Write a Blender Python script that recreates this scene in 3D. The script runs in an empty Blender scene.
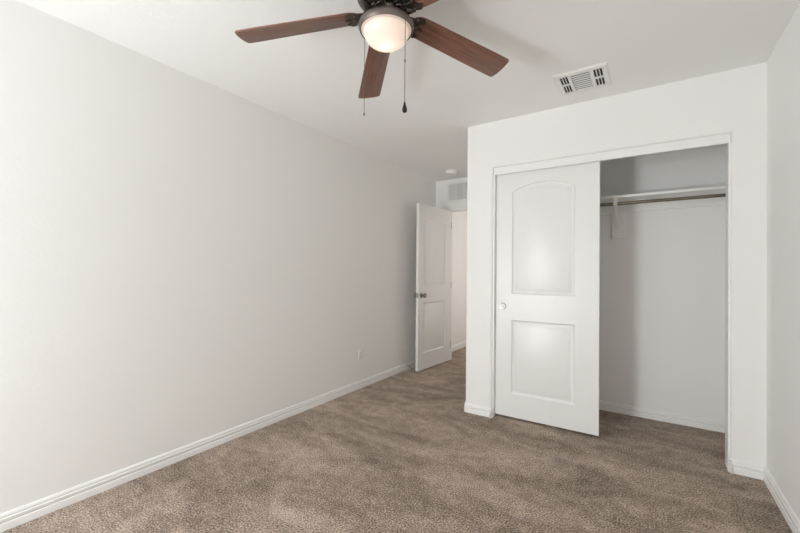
import bpy, bmesh, math, random
from mathutils import Vector, Matrix

sc = bpy.context.scene
COL = sc.collection
PI = math.pi
random.seed(4)

# ------------------------------------------------------------ camera
yaw, pitch, roll = 0.58313, 0.00673, 0.00833
r0 = Vector((math.cos(yaw), math.sin(yaw), 0)); f0 = Vector((-math.sin(yaw), math.cos(yaw), 0)); u0 = Vector((0, 0, 1))
f1 = f0 * math.cos(pitch) + u0 * math.sin(pitch); u1 = u0 * math.cos(pitch) - f0 * math.sin(pitch)
r2 = r0 * math.cos(roll) + u1 * math.sin(roll); u2 = u1 * math.cos(roll) - r0 * math.sin(roll)
cd = bpy.data.cameras.new('camera'); cam = bpy.data.objects.new('camera', cd); COL.objects.link(cam)
M = Matrix((( r2.x, u2.x, -f1.x, 0), (r2.y, u2.y, -f1.y, 0), (r2.z, u2.z, -f1.z, 1.19514), (0, 0, 0, 1)))
cam.matrix_world = M
cd.sensor_width = 36; cd.lens = 375.84 / 800 * 36; cd.shift_y = 2.33 / 800; cd.clip_start = 0.02
sc.camera = cam

# ------------------------------------------------------------ world, lights, exposure
w = bpy.data.worlds.new('daylight'); sc.world = w; w.use_nodes = True
bg = w.node_tree.nodes['Background']; bg.inputs[0].default_value = (0.85, 0.92, 1.0, 1); bg.inputs[1].default_value = 1.0

def area(name, loc, rot, sx, sy, power, col):
    l = bpy.data.lights.new(name, 'AREA'); l.shape = 'RECTANGLE'; l.size = sx; l.size_y = sy
    l.energy = power; l.color = col
    o = bpy.data.objects.new(name, l); COL.objects.link(o); o.location = loc; o.rotation_euler = rot
    return o
WX0, WX1, WZ0, WZ1 = -2.30, -1.35, 0.30, 1.90        # window in the wall behind the camera
area('low_fill_light', (-1.85, -1.66, 0.68), (PI / 2 + 0.35, 0, 0), 0.56, 0.60, 62, (0.925, 0.966, 0.985))      # added fill light, tilted up through the window to brighten the ceiling
area('window_daylight', (-1.85, -1.64, 1.42), (PI / 2, 0, 0), 0.56, 0.50, 20, (0.925, 0.966, 0.985))
area('hall_light', (-1.05, 5.4, 1.35), (0, PI / 2, 0), 1.8, 0.9, 7.2, (1.0, 0.925, 0.87))

sc.view_settings.view_transform = 'Standard'; sc.view_settings.look = 'None'
sc.view_settings.gamma = 1; sc.view_settings.use_curve_mapping = False
sc.view_settings.exposure = 0.05
sc.cycles.max_bounces = 16; sc.cycles.diffuse_bounces = 12

# ------------------------------------------------------------ materials
def mat(name, col, rough=0.5, metal=0.0, bump=None, spec=0.5, coat=0.0):
    m = bpy.data.materials.new(name); m.use_nodes = True
    nt = m.node_tree; b = nt.nodes['Principled BSDF']
    b.inputs['Base Color'].default_value = (*col, 1); b.inputs['Roughness'].default_value = rough
    b.inputs['Metallic'].default_value = metal; b.inputs['Specular IOR Level'].default_value = spec
    b.inputs['Coat Weight'].default_value = coat
    if bump:
        sc_, st, dist = bump
        tc = nt.nodes.new('ShaderNodeTexCoord'); n = nt.nodes.new('ShaderNodeTexNoise')
        n.inputs['Scale'].default_value = sc_; n.inputs['Detail'].default_value = 3
        bp = nt.nodes.new('ShaderNodeBump'); bp.inputs['Strength'].default_value = st; bp.inputs['Distance'].default_value = dist
        nt.links.new(tc.outputs['Object'], n.inputs['Vector']); nt.links.new(n.outputs['Fac'], bp.inputs['Height'])
        nt.links.new(bp.outputs['Normal'], b.inputs['Normal'])
    return m
M_WALL = mat('wall_paint', (0.86, 0.856, 0.842), 0.5, bump=(90, 0.12, 0.004), spec=0.3)
M_CEIL = mat('ceiling_paint', (0.88, 0.88, 0.87), 0.8, bump=(70, 0.15, 0.004), spec=0.2)
M_TRIM = mat('white_trim_paint', (0.86, 0.857, 0.845), 0.35, spec=0.4)
M_DOOR = mat('white_door_paint', (0.81, 0.807, 0.793), 0.33, bump=(55, 0.05, 0.002), spec=0.45)
M_WPL = mat('white_plastic', (0.84, 0.835, 0.82), 0.4)
M_VENT = mat('white_vent_enamel', (0.83, 0.825, 0.81), 0.4)
M_DUCT = mat('dark_duct', (0.05, 0.05, 0.05), 0.8)
M_BRONZE = mat('dark_bronze', (0.075, 0.06, 0.052), 0.38, 0.7)
M_PEWTER = mat('weathered_bronze', (0.17, 0.145, 0.125), 0.42, 0.6)
M_NICKEL = mat('satin_nickel', (0.34, 0.32, 0.29), 0.28, 1.0)
M_CHAIN = mat('chain_metal', (0.13, 0.12, 0.11), 0.5, 0.6)
M_PEND = mat('dark_wood_pendant', (0.012, 0.010, 0.009), 0.6)
M_ROD = mat('bronzed_rod', (0.27, 0.245, 0.20), 0.25, 0.95)
M_DARK = mat('slot_black', (0.02, 0.02, 0.02), 0.7)
M_SPRING = mat('spring_steel', (0.55, 0.54, 0.52), 0.35, 0.9)
M_RUBBER = mat('white_rubber', (0.8, 0.79, 0.77), 0.6)

def carpet():
    m = bpy.data.materials.new('brown_carpet'); m.use_nodes = True
    nt = m.node_tree; L = nt.links; b = nt.nodes['Principled BSDF']
    N = lambda t: nt.nodes.new(t)
    tc = N('ShaderNodeTexCoord')
    def noise(scale, detail, rough=0.6, vec=None, dist=0):
        n = N('ShaderNodeTexNoise'); n.inputs['Scale'].default_value = scale; n.inputs['Detail'].default_value = detail
        n.inputs['Roughness'].default_value = rough; n.inputs['Distortion'].default_value = dist
        L.new(vec or tc.outputs['Object'], n.inputs['Vector']); return n.outputs['Fac']
    mp = N('ShaderNodeMapping'); mp.inputs['Rotation'].default_value = (0, 0, 0.55); mp.inputs['Scale'].default_value = (1.0, 2.6, 1)
    L.new(tc.outputs['Object'], mp.inputs['Vector'])
    big = noise(1.6, 3, 0.55, mp.outputs['Vector'], 0.6)      # brushed nap, vacuum strokes
    mid = noise(14, 4, 0.65)
    tuft = noise(122, 3, 0.62)
    fine = noise(330, 2, 0.6)
    def math_(op, a, c):
        n = N('ShaderNodeMath'); n.operation = op
        for i, v in enumerate((a, c)):
            if isinstance(v, (int, float)): n.inputs[i].default_value = v
            else: L.new(v, n.inputs[i])
        return n.outputs[0]
    s = math_('ADD', math_('ADD', math_('MULTIPLY', big, 0.60), math_('MULTIPLY', mid, 0.40)), math_('ADD', math_('MULTIPLY', tuft, 1.7), math_('MULTIPLY', fine, 0.7)))
    mr = N('ShaderNodeMapRange'); mr.inputs['From Min'].default_value = 1.36; mr.inputs['From Max'].default_value = 2.00
    L.new(s, mr.inputs['Value'])
    cr = N('ShaderNodeValToRGB'); e = cr.color_ramp.elements
    e[0].position = 0.0; e[0].color = (0.050, 0.034, 0.025, 1)
    e[1].position = 1.0; e[1].color = (0.82, 0.68, 0.565, 1)
    x = e.new(0.5); x.color = (0.318, 0.238, 0.184, 1)
    L.new(mr.outputs[0], cr.inputs[0]); L.new(cr.outputs[0], b.inputs['Base Color'])
    b.inputs['Roughness'].default_value = 0.95; b.inputs['Specular IOR Level'].default_value = 0.1
    b.inputs['Sheen Weight'].default_value = 0.15; b.inputs['Sheen Roughness'].default_value = 0.5
    bp = N('ShaderNodeBump'); bp.inputs['Strength'].default_value = 0.9; bp.inputs['Distance'].default_value = 0.010
    L.new(math_('ADD', tuft, math_('MULTIPLY', fine, 0.5)), bp.inputs['Height']); L.new(bp.outputs['Normal'], b.inputs['Normal'])
    return m
M_CARPET = carpet()

def wood():
    m = bpy.data.materials.new('walnut_blade'); m.use_nodes = True
    nt = m.node_tree; L = nt.links; b = nt.nodes['Principled BSDF']
    tc = nt.nodes.new('ShaderNodeTexCoord'); mp = nt.nodes.new('ShaderNodeMapping'); mp.inputs['Scale'].default_value = (1.6, 42, 10)
    n = nt.nodes.new('ShaderNodeTexNoise'); n.inputs['Scale'].default_value = 1.6; n.inputs['Detail'].default_value = 6; n.inputs['Roughness'].default_value = 0.6; n.inputs['Distortion'].default_value = 0.5
    cr = nt.nodes.new('ShaderNodeValToRGB'); e = cr.color_ramp.elements
    e[0].position = 0.33; e[0].color = (0.115, 0.050, 0.033, 1); e[1].position = 0.68; e[1].color = (0.26, 0.128, 0.085, 1)
    L.new(tc.outputs['Object'], mp.inputs['Vector']); L.new(mp.outputs[0], n.inputs['Vector']); L.new(n.outputs['Fac'], cr.inputs[0]); L.new(cr.outputs[0], b.inputs['Base Color'])
    b.inputs['Roughness'].default_value = 0.36; b.inputs['Specular IOR Level'].default_value = 0.55
    return m
M_WOOD = wood()

def glow(name, col, strength, base=(0.9, 0.88, 0.85), trans=0.0):
    m = bpy.data.materials.new(name); m.use_nodes = True
    nt = m.node_tree; b = nt.nodes['Principled BSDF']
    b.inputs['Base Color'].default_value = (*base, 1); b.inputs['Roughness'].default_value = 0.3
    b.inputs['Emission Color'].default_value = (*col, 1); b.inputs['Emission Strength'].default_value = strength
    if trans:
        t = nt.nodes.new('ShaderNodeBsdfTranslucent'); t.inputs[0].default_value = (*base, 1)
        mx = nt.nodes.new('ShaderNodeMixShader'); mx.inputs[0].default_value = trans
        nt.links.new(b.outputs[0], mx.inputs[1]); nt.links.new(t.outputs[0], mx.inputs[2])
        nt.links.new(mx.outputs[0], nt.nodes['Material Output'].inputs[0])
    return m
M_GLASS = glow('frosted_glass', (1.0, 0.78, 0.66), 0.10, (0.88, 0.79, 0.74), 0.45)
M_BULB = glow('lamp_bulb', (1.0, 0.87, 0.74), 8.5)
def pane_mat():
    m = bpy.data.materials.new('window_glass'); m.use_nodes = True
    nt = m.node_tree; out = nt.nodes['Material Output']
    t = nt.nodes.new('ShaderNodeBsdfTransparent'); g = nt.nodes.new('ShaderNodeBsdfGlossy'); g.inputs['Roughness'].default_value = 0.02
    mx = nt.nodes.new('ShaderNodeMixShader'); mx.inputs[0].default_value = 0.06
    nt.links.new(t.outputs[0], mx.inputs[1]); nt.links.new(g.outputs[0], mx.inputs[2]); nt.links.new(mx.outputs[0], out.inputs[0])
    return m
M_PANE = pane_mat()

# ------------------------------------------------------------ helpers
def obj(name, bm, m, parent=None, smooth=None, loc=None, rotz=0, recalc=True):
    if recalc: bmesh.ops.recalc_face_normals(bm, faces=bm.faces)
    me = bpy.data.meshes.new(name); bm.to_mesh(me); bm.free()
    me.materials.append(m)
    if smooth is not None:
        me.polygons.foreach_set('use_smooth', [True] * len(me.polygons)); me.set_sharp_from_angle(angle=math.radians(smooth))
    o = bpy.data.objects.new(name, me); COL.objects.link(o)
    if parent: o.parent = parent
    if loc: o.location = loc
    o.rotation_euler.z = rotz
    return o
def tag(o, label, cat, group=None, kind=None):
    o['label'] = label; o['category'] = cat
    if group: o['group'] = group
    if kind: o['kind'] = kind
    return o
def thing(name, label, cat, loc=(0, 0, 0), rotz=0, kind=None):
    o = bpy.data.objects.new(name, None); COL.objects.link(o); o.location = loc; o.rotation_euler.z = rotz
    o.empty_display_size = 0.1
    return tag(o, label, cat, None, kind)
def struct(name, bm, m, label, cat, smooth=None):
    return tag(obj(name, bm, m, None, smooth), label, cat, None, 'structure')
def box(bm, x0, x1, y0, y1, z0, z1, bev=0, seg=2):
    v = [bm.verts.new(p) for p in ((x0, y0, z0), (x1, y0, z0), (x1, y1, z0), (x0, y1, z0), (x0, y0, z1), (x1, y0, z1), (x1, y1, z1), (x0, y1, z1))]
    fs = [bm.faces.new([v[i] for i in q]) for q in ((0, 3, 2, 1), (4, 5, 6, 7), (0, 1, 5, 4), (1, 2, 6, 5), (2, 3, 7, 6), (3, 0, 4, 7))]
    if bev:
        es = {e for f in fs for e in f.edges}
        bmesh.ops.bevel(bm, geom=list(es), offset=bev, segments=seg, affect='EDGES', profile=0.5)
    return bm
def B(*a, **k): return box(bmesh.new(), *a, **k)
def lathe(bm, prof, n=48, c=(0, 0)):
    rings = []
    for r, z in prof:
        if r < 1e-6: rings.append([bm.verts.new((c[0], c[1], z))])
        else: rings.append([bm.verts.new((c[0] + r * math.cos(2 * PI * i / n), c[1] + r * math.sin(2 * PI * i / n), z)) for i in range(n)])
    for a, b in zip(rings, rings[1:]):
        for i in range(n):
            j = (i + 1) % n
            if len(a) == 1 and len(b) == 1: continue
            if len(a) == 1: bm.faces.new((a[0], b[j], b[i]))
            elif len(b) == 1: bm.faces.new((a[i], a[j], b[0]))
            else: bm.faces.new((a[i], a[j], b[j], b[i]))
    return bm
def tube(bm, pts, r, n=10, caps=True):
    pts = [Vector(p) for p in pts]; rr = r if isinstance(r, (list, tuple)) else [r] * len(pts)
    rings = []; ref = None
    for i, p in enumerate(pts):
        t = (pts[min(i + 1, len(pts) - 1)] - pts[max(i - 1, 0)]).normalized()
        if ref is None: ref = Vector((0, 0, 1)) if abs(t.z) < 0.9 else Vector((1, 0, 0))
        a = (ref - t * ref.dot(t)).normalized(); b = t.cross(a); ref = a
        rings.append([bm.verts.new(p + (a * math.cos(2 * PI * k / n) + b * math.sin(2 * PI * k / n)) * rr[i]) for k in range(n)])
    for a, b in zip(rings, rings[1:]):
        for k in range(n): bm.faces.new((a[k], a[(k + 1) % n], b[(k + 1) % n], b[k]))
    if caps: bm.faces.new(rings[0][::-1]); bm.faces.new(rings[-1])
    return bm
def sweep(bm, path, prof, side=1):
    """profile (offset, z) along a plan path; side=+1 puts the offset to the left of travel"""
    P = [Vector((x, y)) for x, y in path]; rows = []
    for i, p in enumerate(P):
        ds = []
        if i > 0: ds.append((P[i] - P[i - 1]).normalized())
        if i < len(P) - 1: ds.append((P[i + 1] - P[i]).normalized())
        ns = [Vector((-d.y, d.x)) * side for d in ds]
        n = sum(ns, Vector((0, 0))); n.normalize(); k = 1 / max(0.3, n.dot(ns[0]))
        rows.append([bm.verts.new((p.x + n.x * o * k, p.y + n.y * o * k, z)) for o, z in prof])
    for a, b in zip(rows, rows[1:]):
        for j in range(len(prof)): bm.faces.new((a[j], b[j], b[(j + 1) % len(prof)], a[(j + 1) % len(prof)]))
    bm.faces.new(rows[0]); bm.faces.new(rows[-1][::-1])
    return bm
def arc(cx, cy, r, a0, a1, n=5):
    return [(cx + r * math.cos(a0 + (a1 - a0) * i / n), cy + r * math.sin(a0 + (a1 - a0) * i / n)) for i in range(n + 1)]

# ------------------------------------------------------------ dimensions
XL, XR, YB, YC, YK, YE, H = -2.451, 0.5784, -1.50, 3.009, 3.731, 4.60, 2.44
XC = -1.305                     # corridor corner of the closet
OX0, OX1, OZ = -1.072, 0.42, 2.058
T = 0.115
YH = 6.1                        # hall end
# ------------------------------------------------------------ room shell
struct('floor', B(XL - T, XR + T, YB - T, YH + T, -0.05, 0.0), M_CARPET, 'brown plush carpet covering the bedroom floor', 'floor')
struct('ceiling', B(XL - T, XR + T, YB - T, YH + T, H, H + 0.06), M_CEIL, 'flat white painted ceiling above the fan', 'ceiling')
struct('wall_left', B(XL - T, XL, YB - T, YH + T, 0, H), M_WALL, 'long plain off-white wall with the electrical outlet', 'wall')
struct('wall_right', B(XR, XR + T, YB - T, YK + T, 0, H), M_WALL, 'off-white wall beside the closet opening', 'wall')

def wall_with_hole(x0, x1, y0, y1, hx0, hx1, hz0, hz1, bev=0.0, corner=False):
    bm = bmesh.new(); xs = [x0, hx0, hx1, x1]; zs = [0, hz0, hz1, H] if hz0 > 0 else [0, hz1, H]
    hole = (1, 1) if hz0 > 0 else (1, 0)
    V = {}
    for yi, y in enumerate((y0, y1)):
        for i, x in enumerate(xs):
            for j, z in enumerate(zs): V[yi, i, j] = bm.verts.new((x, y, z))
    nx, nz = len(xs) - 1, len(zs) - 1
    cells = [(i, j) for i in range(nx) for j in range(nz) if (i, j) != hole]
    for i, j in cells:
        bm.faces.new([V[0, i, j], V[0, i + 1, j], V[0, i + 1, j + 1], V[0, i, j + 1]])
        bm.faces.new([V[1, i, j], V[1, i, j + 1], V[1, i + 1, j + 1], V[1, i + 1, j]])
        for (a, b, ni, nj) in (((i, j), (i + 1, j), i, j - 1), ((i, j + 1), (i + 1, j + 1), i, j + 1), ((i, j), (i, j + 1), i - 1, j), ((i + 1, j), (i + 1, j + 1), i + 1, j)):
            if (ni, nj) not in cells: bm.faces.new([V[0, *a], V[0, *b], V[1, *b], V[1, *a]])
    bmesh.ops.recalc_face_normals(bm, faces=bm.faces)
    if bev:
        es = []
        for e in bm.edges:
            p, q = e.verts[0].co, e.verts[1].co; m = (p + q) / 2
            if abs(p.y - y0) > 1e-5 or abs(q.y - y0) > 1e-5: continue
            vert = abs(p.x - q.x) < 1e-5
            if vert and min(abs(m.x - hx0), abs(m.x - hx1)) < 1e-4 and m.z < hz1 and m.z > hz0: es.append(e)
            if not vert and abs(m.z - hz1) < 1e-4 and hx0 < m.x < hx1: es.append(e)
            if corner and vert and abs(m.x - x0) < 1e-4: es.append(e)
        bmesh.ops.bevel(bm, geom=es, offset=bev, segments=5, affect='EDGES', profile=0.5)
    return bm
struct('wall_closet', wall_with_hole(XC, XR, YC, YC + T, OX0, OX1, 0, OZ, 0.016, True), M_WALL, 'off-white wall around the closet opening with rounded corners', 'wall', 35)
struct('wall_corridor', B(XC, XC + T, YC + T, YE, 0, H), M_WALL, 'short off-white side wall of the closet along the entry', 'wall')
struct('wall_closet_back', B(XC + T, XR, YK, YK + T, 0, H), M_WALL, 'off-white back wall inside the closet', 'wall')
DX0, DX1, DZ = -2.263, -1.42, 2.035
struct('wall_entry', wall_with_hole(XL, XC + T, YE, YE + T, DX0, DX1, 0, DZ), M_WALL, 'small off-white wall over the doorway with the return grille', 'wall')
struct('wall_back', wall_with_hole(XL, XR, YB - T, YB, WX0, WX1, WZ0, WZ1), M_WALL, 'off-white wall with the daylight window opposite the closet', 'wall')
struct('wall_hall_end', B(XL, XR, YH, YH + T, 0, H), M_WALL, 'plain wall at the end of the hall past the doorway', 'wall')
struct('wall_hall_right', B(-0.95, -0.85, YE + T, YH, 0, H), M_WALL, 'plain wall of the hall opposite the open door', 'wall')
bm = bmesh.new(); box(bm, DX0, DX0 + 0.018, YE, YE + T, 0, DZ); box(bm, DX1 - 0.018, DX1, YE, YE + T, 0, DZ); box(bm, DX0 + 0.018, DX1 - 0.018, YE, YE + T, DZ - 0.018, DZ)
box(bm, DX0 + 0.018, DX0 + 0.03, YE + 0.045, YE + 0.075, 0, DZ - 0.018); box(bm, DX1 - 0.03, DX1 - 0.018, YE + 0.045, YE + 0.075, 0, DZ - 0.018); box(bm, DX0 + 0.03, DX1 - 0.03, YE + 0.045, YE + 0.075, DZ - 0.03, DZ - 0.018)
struct('trim_1', bm, M_TRIM, 'white jamb lining the bedroom doorway', 'door frame')
struct('trim_2', B(OX0 + 0.001, OX1 - 0.001, 3.030, 3.047, 2.001, OZ + 0.001, bev=0.002), M_TRIM, 'white fascia board hiding the closet door track', 'trim')

struct('trim_3', B(OX0 - 0.0005, OX0 + 0.011, 3.0235, YC + T, 0.0, 2.0005), M_TRIM, 'white jamb strip at the sliding door edge of the closet opening', 'trim')
struct('trim_4', B(OX1 - 0.010, OX1 + 0.0005, 3.0235, YC + T, 0.0, 2.0005), M_TRIM, 'white jamb strip at the open side of the closet opening', 'trim')

# window (behind the viewpoint, lights the room)
win = thing('window_1', 'white framed window in the wall opposite the closet', 'window', ((WX0 + WX1) / 2, YB - T / 2, WZ0), 0, 'structure')
ww, wh = WX1 - WX0, WZ1 - WZ0
bm = bmesh.new(); t = 0.035
box(bm, -ww / 2, ww / 2, -0.03, 0.03, 0, t); box(bm, -ww / 2, ww / 2, -0.03, 0.03, wh - t, wh); box(bm, -ww / 2, -ww / 2 + t, -0.03, 0.03, t, wh - t); box(bm, ww / 2 - t, ww / 2, -0.03, 0.03, t, wh - t)
box(bm, -ww / 2 + t, ww / 2 - t, -0.02, 0.02, wh / 2 - 0.018, wh / 2 + 0.018)
obj('window_frame', bm, M_TRIM, win)
obj('window_pane', B(-ww / 2 + t, ww / 2 - t, -0.003, 0.003, t, wh - t), M_PANE, win)

# baseboards
BP = [(0, 0), (0.015, 0), (0.015, 0.030), (0.0145, 0.033), (0.0095, 0.036), (0.0125, 0.040), (0.0125, 0.054), (0.0075, 0.058), (0.0075, 0.060), (0.0100, 0.063), (0.0095, 0.069), (0.006, 0.075), (0.002, 0.078), (0, 0.078)]
def baseboard(side, path, label, s=1):
    struct('baseboard_' + side, sweep(bmesh.new(), path, BP, s), M_TRIM, label, 'baseboard', 40)
baseboard('left', [(XL, YE), (XL, YB)], 'white baseboard along the long wall with the outlet')
baseboard('hall', [(XL, YH), (XL, YE + T)], 'white baseboard in the hall seen through the doorway')
rb = 0.016
baseboard('corridor', [(XC, YE)] + arc(XC + rb, YC + rb, rb, PI, 1.5 * PI) + arc(OX0 - rb, YC + rb, rb, 1.5 * PI, 2 * PI) + [(OX0, 3.0235)], 'white baseboard wrapping the narrow wall beside the sliding door', -1)
baseboard('right', [(OX1, 3.0235)] + arc(OX1 + rb, YC + rb, rb, PI, 1.5 * PI) + [(XR, YC), (XR, YB)], 'white baseboard running from the closet opening along the side wall', -1)
baseboard('closet', [(XC + T, YC + T), (XC + T, YK), (XR, YK), (XR, YC + T)], 'white baseboard inside the closet', -1)
baseboard('back', [(XR - 0.014, YB), (XL + 0.014, YB)], 'white baseboard under the window', -1)

# ------------------------------------------------------------ doors
def panel_loop(x0, x1, z0, zs, rise, i):
    a = (x1 - x0) / 2; cx = (x0 + x1) / 2
    pts = [(x0 + i, z0 + i), (x1 - i, z0 + i)]
    if rise > 0:
        R = (a * a + rise * rise) / (2 * rise); zc = zs + rise - R; Ri = R - i; ai = a - i
        th = math.asin(ai / Ri)
        pts += [(cx + Ri * math.sin(th - 2 * th * k / 16), zc + Ri * math.cos(th - 2 * th * k / 16)) for k in range(17)]
    else: pts += [(x1 - i, zs - i), (x0 + i, zs - i)]
    return pts
STEPS = [(0, 0), (0.004, 0.0065), (0.013, 0.0115), (0.021, 0.0115), (0.040, 0.003), (0.044, 0.002)]
def door_bm(wd, z0, z1, th, panels):
    bm = bmesh.new()
    for face in (0, 1):
        yy = lambda d: d if face == 0 else th - d
        outer = [bm.verts.new((x, yy(0), z)) for x, z in ((0, z0), (wd, z0), (wd, z1), (0, z1))]
        edges = [bm.edges.new((outer[i], outer[(i + 1) % 4])) for i in range(4)]
        for p in panels:
            prev = None
            for ins, d in STEPS:
                vs = [bm.verts.new((x, yy(d), z)) for x, z in panel_loop(*p, ins)]
                if prev is None: edges += [bm.edges.new((vs[k], vs[(k + 1) % len(vs)])) for k in range(len(vs))]
                else:
                    for k in range(len(vs)): bm.faces.new((prev[k], prev[(k + 1) % len(vs)], vs[(k + 1) % len(vs)], vs[k]))
                prev = vs
            bm.faces.new(prev)
        bmesh.ops.triangle_fill(bm, use_beauty=True, use_dissolve=False, edges=edges)
        if face == 0: f_outer = outer
    for i in range(4): bm.faces.new((f_outer[i], f_outer[(i + 1) % 4], outer[(i + 1) % 4], outer[i]))
    return bm

# bedroom door, swung open almost against the long wall
hx, hy = -2.243, 4.592; ang = math.atan2(-0.997, -0.076)
d1 = thing('door_1', 'white two-panel arch-top door standing open near the long wall', 'door', (hx, hy, 0), ang, 'structure')
# local x runs from the hinge to the free edge; local -y is ... front (y=0) faces the room side
obj('door_slab', door_bm(0.757, 0.013, 2.008, 0.035, [(0.142, 0.655, 1.02, 1.822, 0.068), (0.142, 0.655, 0.212, 0.82, 0)]), M_DOOR, d1, 30)
def knob_bm(sgn):
    bm = lathe(bmesh.new(), [(0, 0), (0.032, 0), (0.032, 0.004), (0.028, 0.008), (0.013, 0.010), (0.011, 0.030), (0.017, 0.036), (0.026, 0.043), (0.0285, 0.052), (0.026, 0.061), (0.016, 0.066), (0, 0.067)], 28)
    bmesh.ops.rotate(bm, verts=bm.verts, matrix=Matrix.Rotation(PI / 2 * sgn, 3, 'X')); return bm
kb = obj('door_knob', knob_bm(1), M_NICKEL, d1, 40, (0.692, 0, 0.912)); kb['label'] = 'satin nickel knob'
kb = obj('door_knob', knob_bm(-1), M_NICKEL, d1, 40, (0.692, 0.035, 0.912)); kb['label'] = 'satin nickel knob'
lp = obj('latch_plate', B(0.7565, 0.7585, 0.006, 0.029, 0.884, 0.94), M_NICKEL, d1)
for z in (0.22, 1.02, 1.82):
    bm = lathe(bmesh.new(), [(0, z - 0.045), (0.007, z - 0.045), (0.007, z + 0.045), (0, z + 0.045)], 14, (-0.006, 0.030)); box(bm, -0.0015, 0.0, 0.003, 0.030, z - 0.045, z + 0.045)
    obj('hinge', bm, M_NICKEL, d1, 40)

# closet sliding door
d2 = thing('door_2', 'white two-panel arch-top sliding door covering half of the closet', 'door', (-1.061, 3.060, 0), 0, 'structure')
obj('door_slab', door_bm(0.768, 0.020, 2.04, 0.035, [(0.134, 0.606, 1.018, 1.852, 0.058), (0.134, 0.606, 0.208, 0.808, 0)]), M_DOOR, d2, 30)
bm = lathe(bmesh.new(), [(0, -0.0), (0.019, -0.0), (0.021, 0.0035), (0.0255, 0.004), (0.027, 0.0025), (0.027, 0.0)], 32)
bmesh.ops.rotate(bm, verts=bm.verts, matrix=Matrix.Rotation(PI / 2, 3, 'X'))
fp = obj('finger_pull', bm, M_NICKEL, d2, 40, (0.0645, 0.0, 0.916)); fp['label'] = 'round recessed finger pull with a metal rim'
bm = lathe(bmesh.new(), [(0, 0.0015), (0.0195, 0.0015), (0.0195, 0.0), (0, 0.0)], 28); bmesh.ops.rotate(bm, verts=bm.verts, matrix=Matrix.Rotation(PI / 2, 3, 'X'))
obj('pull_cup', bm, M_WPL, fp, 40)

# ------------------------------------------------------------ closet fittings
SX0, SX1, SZ = XC + T, XR, 1.792
sh = thing('closet_shelf', 'white painted shelf running across the closet above the rod', 'shelf', (0, YK, SZ))
obj('shelf_board', B(SX0, SX1, -0.305, 0, 0, 0.020, bev=0.002), M_TRIM, sh)
obj('cleat', B(SX0, SX1, -0.019, 0, -0.076, 0, bev=0.002), M_TRIM, sh)
obj('cleat', B(SX1 - 0.019, SX1, -0.30, -0.020, -0.076, 0, bev=0.002), M_TRIM, sh)
obj('cleat', B(SX0, SX0 + 0.019, -0.30, -0.020, -0.076, 0, bev=0.002), M_TRIM, sh)
RY, RZ = 3.440, 1.747
rod = thing('closet_rod', 'thin bronze closet rod under the shelf', 'rod', (0, RY, RZ))
bm = tube(bmesh.new(), [(SX0 + 0.0195, 0, 0), (SX1 - 0.0195, 0, 0)], 0.0125, 20); obj('rod_tube', bm, M_ROD, rod, 40)
for x, s in ((SX0 + 0.019, 1), (SX1 - 0.019, -1)):
    bm = lathe(bmesh.new(), [(0.013, 0), (0.029, 0), (0.029, 0.004), (0.019, 0.012), (0.013, 0.012)], 24); bmesh.ops.rotate(bm, verts=bm.verts, matrix=Matrix.Rotation(PI / 2 * s, 3, 'Y'))
    obj('rod_socket', bm, M_TRIM, rod, 40, (x, 0, 0))
BX = -0.217
br = thing('shelf_bracket', 'white shelf and rod bracket on a small wooden block under the shelf', 'bracket', (BX, YK, 1.49))
obj('mounting_block', B(-0.043, 0.047, -0.030, 0, 0, 0.225, bev=0.003), M_TRIM, br)
bm = bmesh.new()
box(bm, -0.013, 0.013, -0.0335, -0.0302, 0.08, 0.298, bev=0.0008); box(bm, -0.012, 0.012, -0.295, -0.0192, 0.2985, 0.3015, bev=0.0008)
obj('bracket_plate', bm, M_WPL, br)
bm = bmesh.new(); pts = [(0, -0.033, 0.095), (0, -0.045, 0.112), (0, -0.10, 0.160), (0, -0.20, 0.222), (0, -0.26, 0.26), (0, -0.285, 0.285)]
for a, b in zip(pts, pts[1:]):
    va = [bm.verts.new((dx, a[1], a[2] + dz)) for dx, dz in ((-0.011, -0.008), (0.011, -0.008), (0.011, 0.008), (-0.011, 0.008))]
    vb = [bm.verts.new((dx, b[1], b[2] + dz)) for dx, dz in ((-0.011, -0.008), (0.011, -0.008), (0.011, 0.008), (-0.011, 0.008))]
    for k in range(4): bm.faces.new((va[k], va[(k + 1) % 4], vb[(k + 1) % 4], vb[k]))
    bm.faces.new(va); bm.faces.new(vb)
obj('brace', bm, M_WPL, br)
bm = bmesh.new(); prev = None
for k in range(15):                       # strap hook curling under the rod
    a = PI * 1.95 - PI * 1.30 * k / 14; row = []
    for r, x in ((0.0145, -0.013), (0.0145, 0.013), (0.0195, 0.013), (0.0195, -0.013)):
        row.append(bm.verts.new((x, RY - YK + r * math.cos(a), RZ - 1.49 + r * math.sin(a))))
    if prev:
        for q in range(4): bm.faces.new((prev[q], prev[(q + 1) % 4], row[(q + 1) % 4], row[q]))
    else: bm.faces.new(row)
    prev = row
bm.faces.new(prev)
box(bm, -0.013, 0.013, RY - YK - 0.0195, RY - YK - 0.0150, RZ - 1.49 + 0.006, 0.3015)
obj('rod_hook', bm, M_WPL, br, 50)

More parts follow.
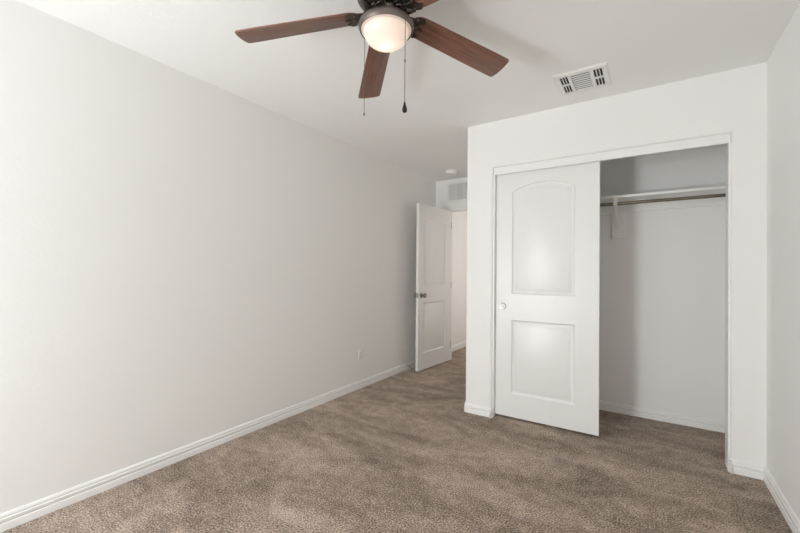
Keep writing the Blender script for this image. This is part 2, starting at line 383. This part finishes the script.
# ------------------------------------------------------------ small fittings
o = thing('electrical_outlet', 'white duplex outlet plate low on the long wall', 'outlet', (XL, 2.995, 0.342), 0)
obj('cover_plate', B(0, 0.006, -0.036, 0.036, -0.058, 0.058, bev=0.0025), M_WPL, o, 40)
for z in (-0.0195, 0.0195):
    rc = obj('receptacle', B(0.005, 0.0078, -0.0165, 0.0165, -0.014, 0.014, bev=0.001), M_WPL, o, None, (0, 0, z))
    bm = bmesh.new(); box(bm, 0.0075, 0.0081, -0.0075, -0.0055, -0.002, 0.007); box(bm, 0.0075, 0.0081, 0.0055, 0.0075, -0.003, 0.007); box(bm, 0.0075, 0.0081, -0.002, 0.002, -0.010, -0.006)
    obj('slots', bm, M_DARK, rc)
bm = lathe(bmesh.new(), [(0, 0), (0.003, 0), (0.003, 0.0012), (0, 0.0016)], 12); bmesh.ops.rotate(bm, verts=bm.verts, matrix=Matrix.Rotation(PI / 2, 3, 'Y')); obj('screw', bm, M_NICKEL, o, None, (0.0058, 0, 0))

o = thing('door_stop', 'small spring door stop on the baseboard behind the open door', 'door stop', (XL + 0.012, 3.905, 0.032))
bm = lathe(bmesh.new(), [(0, 0), (0.011, 0), (0.011, 0.004), (0.006, 0.008), (0, 0.008)], 18); bmesh.ops.rotate(bm, verts=bm.verts, matrix=Matrix.Rotation(PI / 2, 3, 'Y')); obj('base', bm, M_SPRING, o, 40)
bm = tube(bmesh.new(), [(0.006 + 0.060 * k / 120, 0.0055 * math.cos(k * 0.7), 0.0055 * math.sin(k * 0.7)) for k in range(121)], 0.0012, 6); obj('spring', bm, M_SPRING, o, 60)
bm = lathe(bmesh.new(), [(0, 0.064), (0.007, 0.064), (0.008, 0.068), (0.008, 0.076), (0.006, 0.079), (0, 0.079)], 18); bmesh.ops.rotate(bm, verts=bm.verts, matrix=Matrix.Rotation(PI / 2, 3, 'Y')); tp = obj('rubber_tip', bm, M_RUBBER, o, 40); tp['label'] = 'white rubber tip'

o = thing('smoke_detector', 'round white smoke detector on the ceiling near the doorway', 'smoke detector', (-2.025, 4.21, H))
obj('mounting_base', lathe(bmesh.new(), [(0, 0), (0.072, 0), (0.072, -0.010), (0, -0.010)], 40), M_WPL, o, 40)
obj('cover', lathe(bmesh.new(), [(0, -0.0105), (0.067, -0.0105), (0.067, -0.026), (0.060, -0.038), (0.044, -0.043), (0.016, -0.044), (0, -0.044)], 40), M_WPL, o, 40)
bm = lathe(bmesh.new(), [(0, -0.0435), (0.008, -0.0435), (0.008, -0.0465), (0, -0.047)], 18, (0.018, 0.0)); obj('test_button', bm, M_WPL, o, 40)

def frame_bm(x0, x1, y0, y1, ix0, ix1, iy0, iy1, t, lip=0.0):
    """flat rectangular frame in xy, from z=-t (face) to z=0, sloping outward edge"""
    bm = bmesh.new()
    loops = [[(x0, y0, 0), (x1, y0, 0), (x1, y1, 0), (x0, y1, 0)], [(x0, y0, -t * 0.35), (x1, y0, -t * 0.35), (x1, y1, -t * 0.35), (x0, y1, -t * 0.35)],
             [(x0 + .008, y0 + .008, -t), (x1 - .008, y0 + .008, -t), (x1 - .008, y1 - .008, -t), (x0 + .008, y1 - .008, -t)],
             [(ix0, iy0, -t), (ix1, iy0, -t), (ix1, iy1, -t), (ix0, iy1, -t)], [(ix0, iy0, 0), (ix1, iy0, 0), (ix1, iy1, 0), (ix0, iy1, 0)]]
    V = [[bm.verts.new(p) for p in l] for l in loops]
    for a, b in zip(V, V[1:] + V[:1]):
        for k in range(4): bm.faces.new((a[k], a[(k + 1) % 4], b[(k + 1) % 4], b[k]))
    return bm
def slat(bm, a, b, wdir, wid, th=0.0012):
    """thin blade from a to b, width wid along wdir, thickness th"""
    a, b, wd = Vector(a), Vector(b), Vector(wdir).normalized(); ax = (b - a).normalized(); n = ax.cross(wd).normalized()
    vs = []
    for p in (a, b):
        for s, q in ((-1, -1), (1, -1), (1, 1), (-1, 1)): vs.append(bm.verts.new(p + wd * wid / 2 * s + n * th / 2 * q))
    for f in ((0, 1, 2, 3), (7, 6, 5, 4), (0, 4, 5, 1), (1, 5, 6, 2), (2, 6, 7, 3), (3, 7, 4, 0)): bm.faces.new([vs[i] for i in f])

# square ceiling register: three banks
VX, VY = -0.356, 2.664
o = thing('air_register', 'square white metal air register on the ceiling before the closet', 'air vent', (VX, VY, H))
obj('register_frame', frame_bm(-0.153, 0.153, -0.157, 0.157, -0.122, 0.122, -0.120, 0.120, 0.011), M_VENT, o)
db = obj('duct_backing', B(-0.122, 0.122, -0.120, 0.120, -0.0012, -0.0004), M_DUCT, o)
bm = bmesh.new()
for x in (-0.064, 0.060): box(bm, x - 0.009, x + 0.009, -0.120, 0.120, -0.0105, -0.002)
for x0, x1 in ((-0.122, -0.073), (0.069, 0.122)): box(bm, x0, x1, -0.007, 0.007, -0.0105, -0.002)
obj('divider', bm, M_VENT, o)
for xa, xb, d in ((-0.122, -0.073, -1), (0.069, 0.122, 1)):
    bm = bmesh.new(); n = 3; st = (xb - xa) / n
    for k in range(n + 1):
        x = xa + st * k
        for y0, y1 in ((-0.119, -0.0075), (0.0075, 0.119)): slat(bm, (x, y0, -0.0065), (x, y1, -0.0065), (0.7, 0, -1), 0.0085, 0.0035)
    obj('side_louvre', bm, M_VENT, o)
bm = bmesh.new()
for k in range(9):
    y = -0.112 + 0.028 * k; slat(bm, (-0.0545, y, -0.006), (0.0505, y, -0.006), (0, 1, -0.5), 0.0095, 0.0015)
obj('center_louvre', bm, M_VENT, o)

# return grille on the wall over the doorway
GX0, GX1, GZ0, GZ1 = -2.285, -1.775, 2.130, 2.398
o = thing('return_grille', 'white rectangular return air grille above the open door', 'air vent', ((GX0 + GX1) / 2, YE, (GZ0 + GZ1) / 2))
gw, gh = (GX1 - GX0) / 2, (GZ1 - GZ0) / 2
def stand(bm): bmesh.ops.rotate(bm, verts=bm.verts, matrix=Matrix.Rotation(-PI / 2, 3, 'X')); return bm   # local -z -> -y ... face the room
fb = frame_bm(-gw, gw, -gh, gh, -gw + 0.028, gw - 0.028, -gh + 0.026, gh - 0.026, 0.0065)
bmesh.ops.transform(fb, matrix=Matrix(((1, 0, 0, 0), (0, 0, 1, 0), (0, 1, 0, 0), (0, 0, 0, 1))), verts=fb.verts)
obj('grille_frame', fb, M_VENT, o)
obj('duct_backing', B(-gw + 0.028, gw - 0.028, -0.0012, -0.0004, -gh + 0.026, gh - 0.026), M_DUCT, o)
iw = 2 * gw - 0.056; bm = bmesh.new()
for k in range(1, 4): x = -gw + 0.028 + iw * k / 4; box(bm, x - 0.007, x + 0.007, -0.0063, -0.0015, -gh + 0.026, gh - 0.026)
obj('divider', bm, M_VENT, o)
for s in range(4):
    x0 = -gw + 0.028 + iw * s / 4 + (0.0075 if s else 0.0); x1 = -gw + 0.028 + iw * (s + 1) / 4 - (0.0075 if s < 3 else 0.0); bm = bmesh.new()
    nn = 16
    for k in range(nn):
        z = -gh + 0.033 + (2 * gh - 0.066) * k / (nn - 1); slat(bm, (x0, -0.0042, z), (x1, -0.0042, z), (0, -0.62, 1), 0.0118, 0.001)
    obj('louvre', bm, M_VENT, o)

# ------------------------------------------------------------ ceiling fan
FX, FY = -0.944, 1.308
fan = thing('ceiling_fan', 'five-blade ceiling fan with walnut blades and a lit frosted bowl', 'ceiling fan', (FX, FY, H))
Z = lambda z: z - H
obj('canopy', lathe(bmesh.new(), [(0, 0), (0.082, 0), (0.084, -0.006), (0.080, -0.020), (0.070, -0.030), (0, -0.030)], 48), M_BRONZE, fan, 35)
obj('motor_housing', lathe(bmesh.new(), [(0, -0.030), (0.078, -0.030), (0.112, -0.038), (0.122, -0.050), (0.122, -0.062), (0.126, -0.065), (0.126, -0.076), (0.121, -0.080), (0.110, -0.098), (0.092, -0.112), (0.080, -0.117), (0.060, -0.119), (0, -0.119)], 56), M_BRONZE, fan, 35)
obj('switch_housing', lathe(bmesh.new(), [(0, -0.119), (0.052, -0.119), (0.055, -0.126), (0.050, -0.132), (0.046, -0.146), (0.046, -0.158), (0.052, -0.166), (0, -0.166)], 40), M_PEWTER, fan, 35)
lf = obj('light_fitter', lathe(bmesh.new(), [(0, -0.166), (0.060, -0.166), (0.092, -0.171), (0.112, -0.180), (0.119, -0.189), (0.1195, -0.197), (0.116, -0.207), (0.113, -0.2125), (0.1095, -0.2125), (0.1085, -0.205), (0.098, -0.180), (0, -0.176)], 64), M_PEWTER, fan, 35)
prof = [(0.108, -0.204), (0.108, -0.2105), (0.1065, -0.2125), (0.0995, -0.2135), (0.0975, -0.2150), (0.0968, -0.2185)]
for k in range(1, 15):
    a = PI / 2 * k / 14; prof.append((0.0965 * math.cos(a), -0.2185 - 0.064 * math.sin(a)))
prof[-1] = (0, prof[-1][1])
gl = obj('glass_bowl', lathe(bmesh.new(), prof, 64), M_GLASS, lf, 50); gl['label'] = 'glowing frosted glass bowl'
bm = lathe(bmesh.new(), [(0, -0.262)] + [(0.024 * math.sin(a), -0.238 - 0.024 * math.cos(a)) for a in [PI * k / 10 for k in range(1, 9)]] + [(0.012, -0.205), (0.012, -0.180), (0, -0.180)], 24)
bl = obj('light_bulb', bm, M_BULB, lf, 50)

phi0 = math.radians(207.17); alpha = -0.2117; droop = -0.0983
def bz(r): return 2.2442 + droop * (r - 0.66) - H
ca, sa = math.cos(alpha), math.sin(alpha)
def bl_pt(r, s, dz=0): return Vector((r, s * ca - dz * sa, bz(r) + s * sa + dz * ca))
def outline():
    """blade outline (r, s): rounded root, slight flare, softly cornered tip"""
    pts = []
    # root: half ellipse around the inner end, then edges flaring to a softly cornered tip
    for k in range(13):
        a = PI / 2 + PI * k / 12; sn = math.sin(a); pts.append((0.166 + 0.056 * math.cos(a), (0.050 if sn > 0 else 0.061) * sn))
    for k in range(1, 9): t_ = k / 8; pts.append((0.166 + (0.648 - 0.166) * t_, -(0.061 + 0.0120 * t_)))
    pts += [(0.656, -0.0715), (0.6605, -0.068), (0.664, -0.060), (0.666, -0.04), (0.6675, -0.01), (0.666, 0.025), (0.663, 0.045), (0.6595, 0.054), (0.654, 0.0585), (0.646, 0.060)]
    for k in range(7, 0, -1): t_ = k / 8; pts.append((0.166 + (0.648 - 0.166) * t_, 0.050 + 0.0100 * t_))
    return pts
ol = outline()
bm = bmesh.new(); th = 0.006
lo = [bm.verts.new(bl_pt(r, s, -th / 2)) for r, s in ol]; hi = [bm.verts.new(bl_pt(r, s, th / 2)) for r, s in ol]
bm.faces.new(lo); bm.faces.new(hi[::-1])
for k in range(len(ol)): bm.faces.new((lo[k], lo[(k + 1) % len(ol)], hi[(k + 1) % len(ol)], hi[k]))
be = [e for e in bm.edges if len(e.link_faces) == 2 and any(len(f.verts) > 4 for f in e.link_faces)]
bmesh.ops.bevel(bm, geom=be, offset=0.0015, segments=2, affect='EDGES', profile=0.5)
blade = obj('fan_blade', bm, M_WOOD, fan, 30)
# bracket: spade plate under the root + two scroll arms and a foot under the motor
bm = bmesh.new()
def plate(pts, d0, d1):
    a = [bm.verts.new(bl_pt(r, s, d0)) for r, s in pts]; b = [bm.verts.new(bl_pt(r, s, d1)) for r, s in pts]
    bm.faces.new(a); bm.faces.new(b[::-1])
    for k in range(len(pts)): bm.faces.new((a[k], a[(k + 1) % len(pts)], b[(k + 1) % len(pts)], b[k]))
crescent = [(0.164 + 0.058 * math.cos(a), -0.005 + 0.056 * math.sin(a)) for a in [PI * 0.52 + PI * 0.96 * k / 16 for k in range(17)]] + [(0.184 + 0.036 * math.cos(a), -0.005 + 0.036 * math.sin(a)) for a in [PI * 1.45 - PI * 0.9 * k / 10 for k in range(11)]]
plate(crescent, -0.0085, -0.0032)
plate([(0.120, 0.004), (0.120, -0.014), (0.160, -0.011), (0.172, -0.014), (0.182, -0.005), (0.172, 0.004), (0.160, 0.001)], -0.0085, -0.0032)
for s in (-1, 1):
    pts = [(0.056, s * 0.010, -0.124), (0.074, s * 0.024, -0.128), (0.092, s * 0.036 * ca, bz(0.092) + s * 0.036 * sa - 0.011), (0.130, s * 0.040 * ca, bz(0.130) + s * 0.040 * sa - 0.008)]
    tube(bm, pts, [0.008, 0.0075, 0.007, 0.006], 10)
    curl = [(0.083 + 0.012 * math.cos(a), s * (0.013 + 0.011 * math.sin(a)), bz(0.085) - 0.010 - 0.005 * k / 14) for k, a in enumerate([PI * 0.5 - 1.7 * PI * k / 14 for k in range(15)])]
    tube(bm, curl, 0.0045, 8)
tube(bm, [(0.052, 0, -0.124), (0.085, 0, -0.131), (0.105, 0, bz(0.105) - 0.008), (0.140, 0, bz(0.140) - 0.007)], [0.009, 0.008, 0.007, 0.006], 10)
brk = obj('blade_bracket', bm, M_BRONZE, blade, 40)
scr = []
for r, s in ((0.145, -0.005), (0.134, 0.033), (0.134, -0.043)):
    p = bl_pt(r, s, -0.0085); b2 = lathe(bmesh.new(), [(0, 0.001), (0.0045, 0.001), (0.004, -0.0018), (0, -0.0025)], 12)
    scr.append(obj('screw', b2, M_NICKEL, blade, 50, p))
blade.rotation_euler.z = phi0
for k in range(1, 5):
    c = blade.copy(); COL.objects.link(c); c.parent = fan; c.rotation_euler.z = phi0 - math.radians(72 * k)
    for ch in [brk] + scr:
        g = ch.copy(); COL.objects.link(g); g.parent = c

def chain(px, py, z0, z1, name='pull_chain'):
    n = int((z0 - z1) / 0.0052); prof = []
    for k in range(n):
        z = z0 - (z0 - z1) * k / n
        prof += [(0.0007, z), (0.0017, z - 0.0016), (0.0017, z - 0.0032)]
    prof = [(0, z0)] + prof + [(0, z1)]
    return obj(name, lathe(bmesh.new(), prof, 8), M_CHAIN, fan, 60, (px, py, 0))
rv = Vector((math.cos(yaw), math.sin(yaw))); fv = Vector((-math.sin(yaw), math.cos(yaw)))
p = rv * 0.081 - fv * 0.083
c1 = chain(p.x, p.y, Z(2.252), Z(1.884))
pn = obj('pendant', lathe(bmesh.new(), [(0, Z(1.886)), (0.0035, Z(1.885)), (0.0045, Z(1.876)), (0.0085, Z(1.864)), (0.0105, Z(1.854)), (0.0095, Z(1.847)), (0.005, Z(1.843)), (0, Z(1.843))], 20), M_PEND, c1, 50); pn['label'] = 'dark teardrop pull'
obj('connector', lathe(bmesh.new(), [(0, Z(2.060)), (0.003, Z(2.060)), (0.003, Z(2.050)), (0, Z(2.050))], 10), M_CHAIN, c1, 50)
p = -rv * 0.099 + fv * 0.070
c2 = chain(p.x, p.y, Z(2.245), Z(1.905))
obj('end_bead', lathe(bmesh.new(), [(0, Z(1.906)), (0.003, Z(1.904)), (0.0035, Z(1.898)), (0.002, Z(1.893)), (0, Z(1.893))], 12), M_CHAIN, c2, 50)
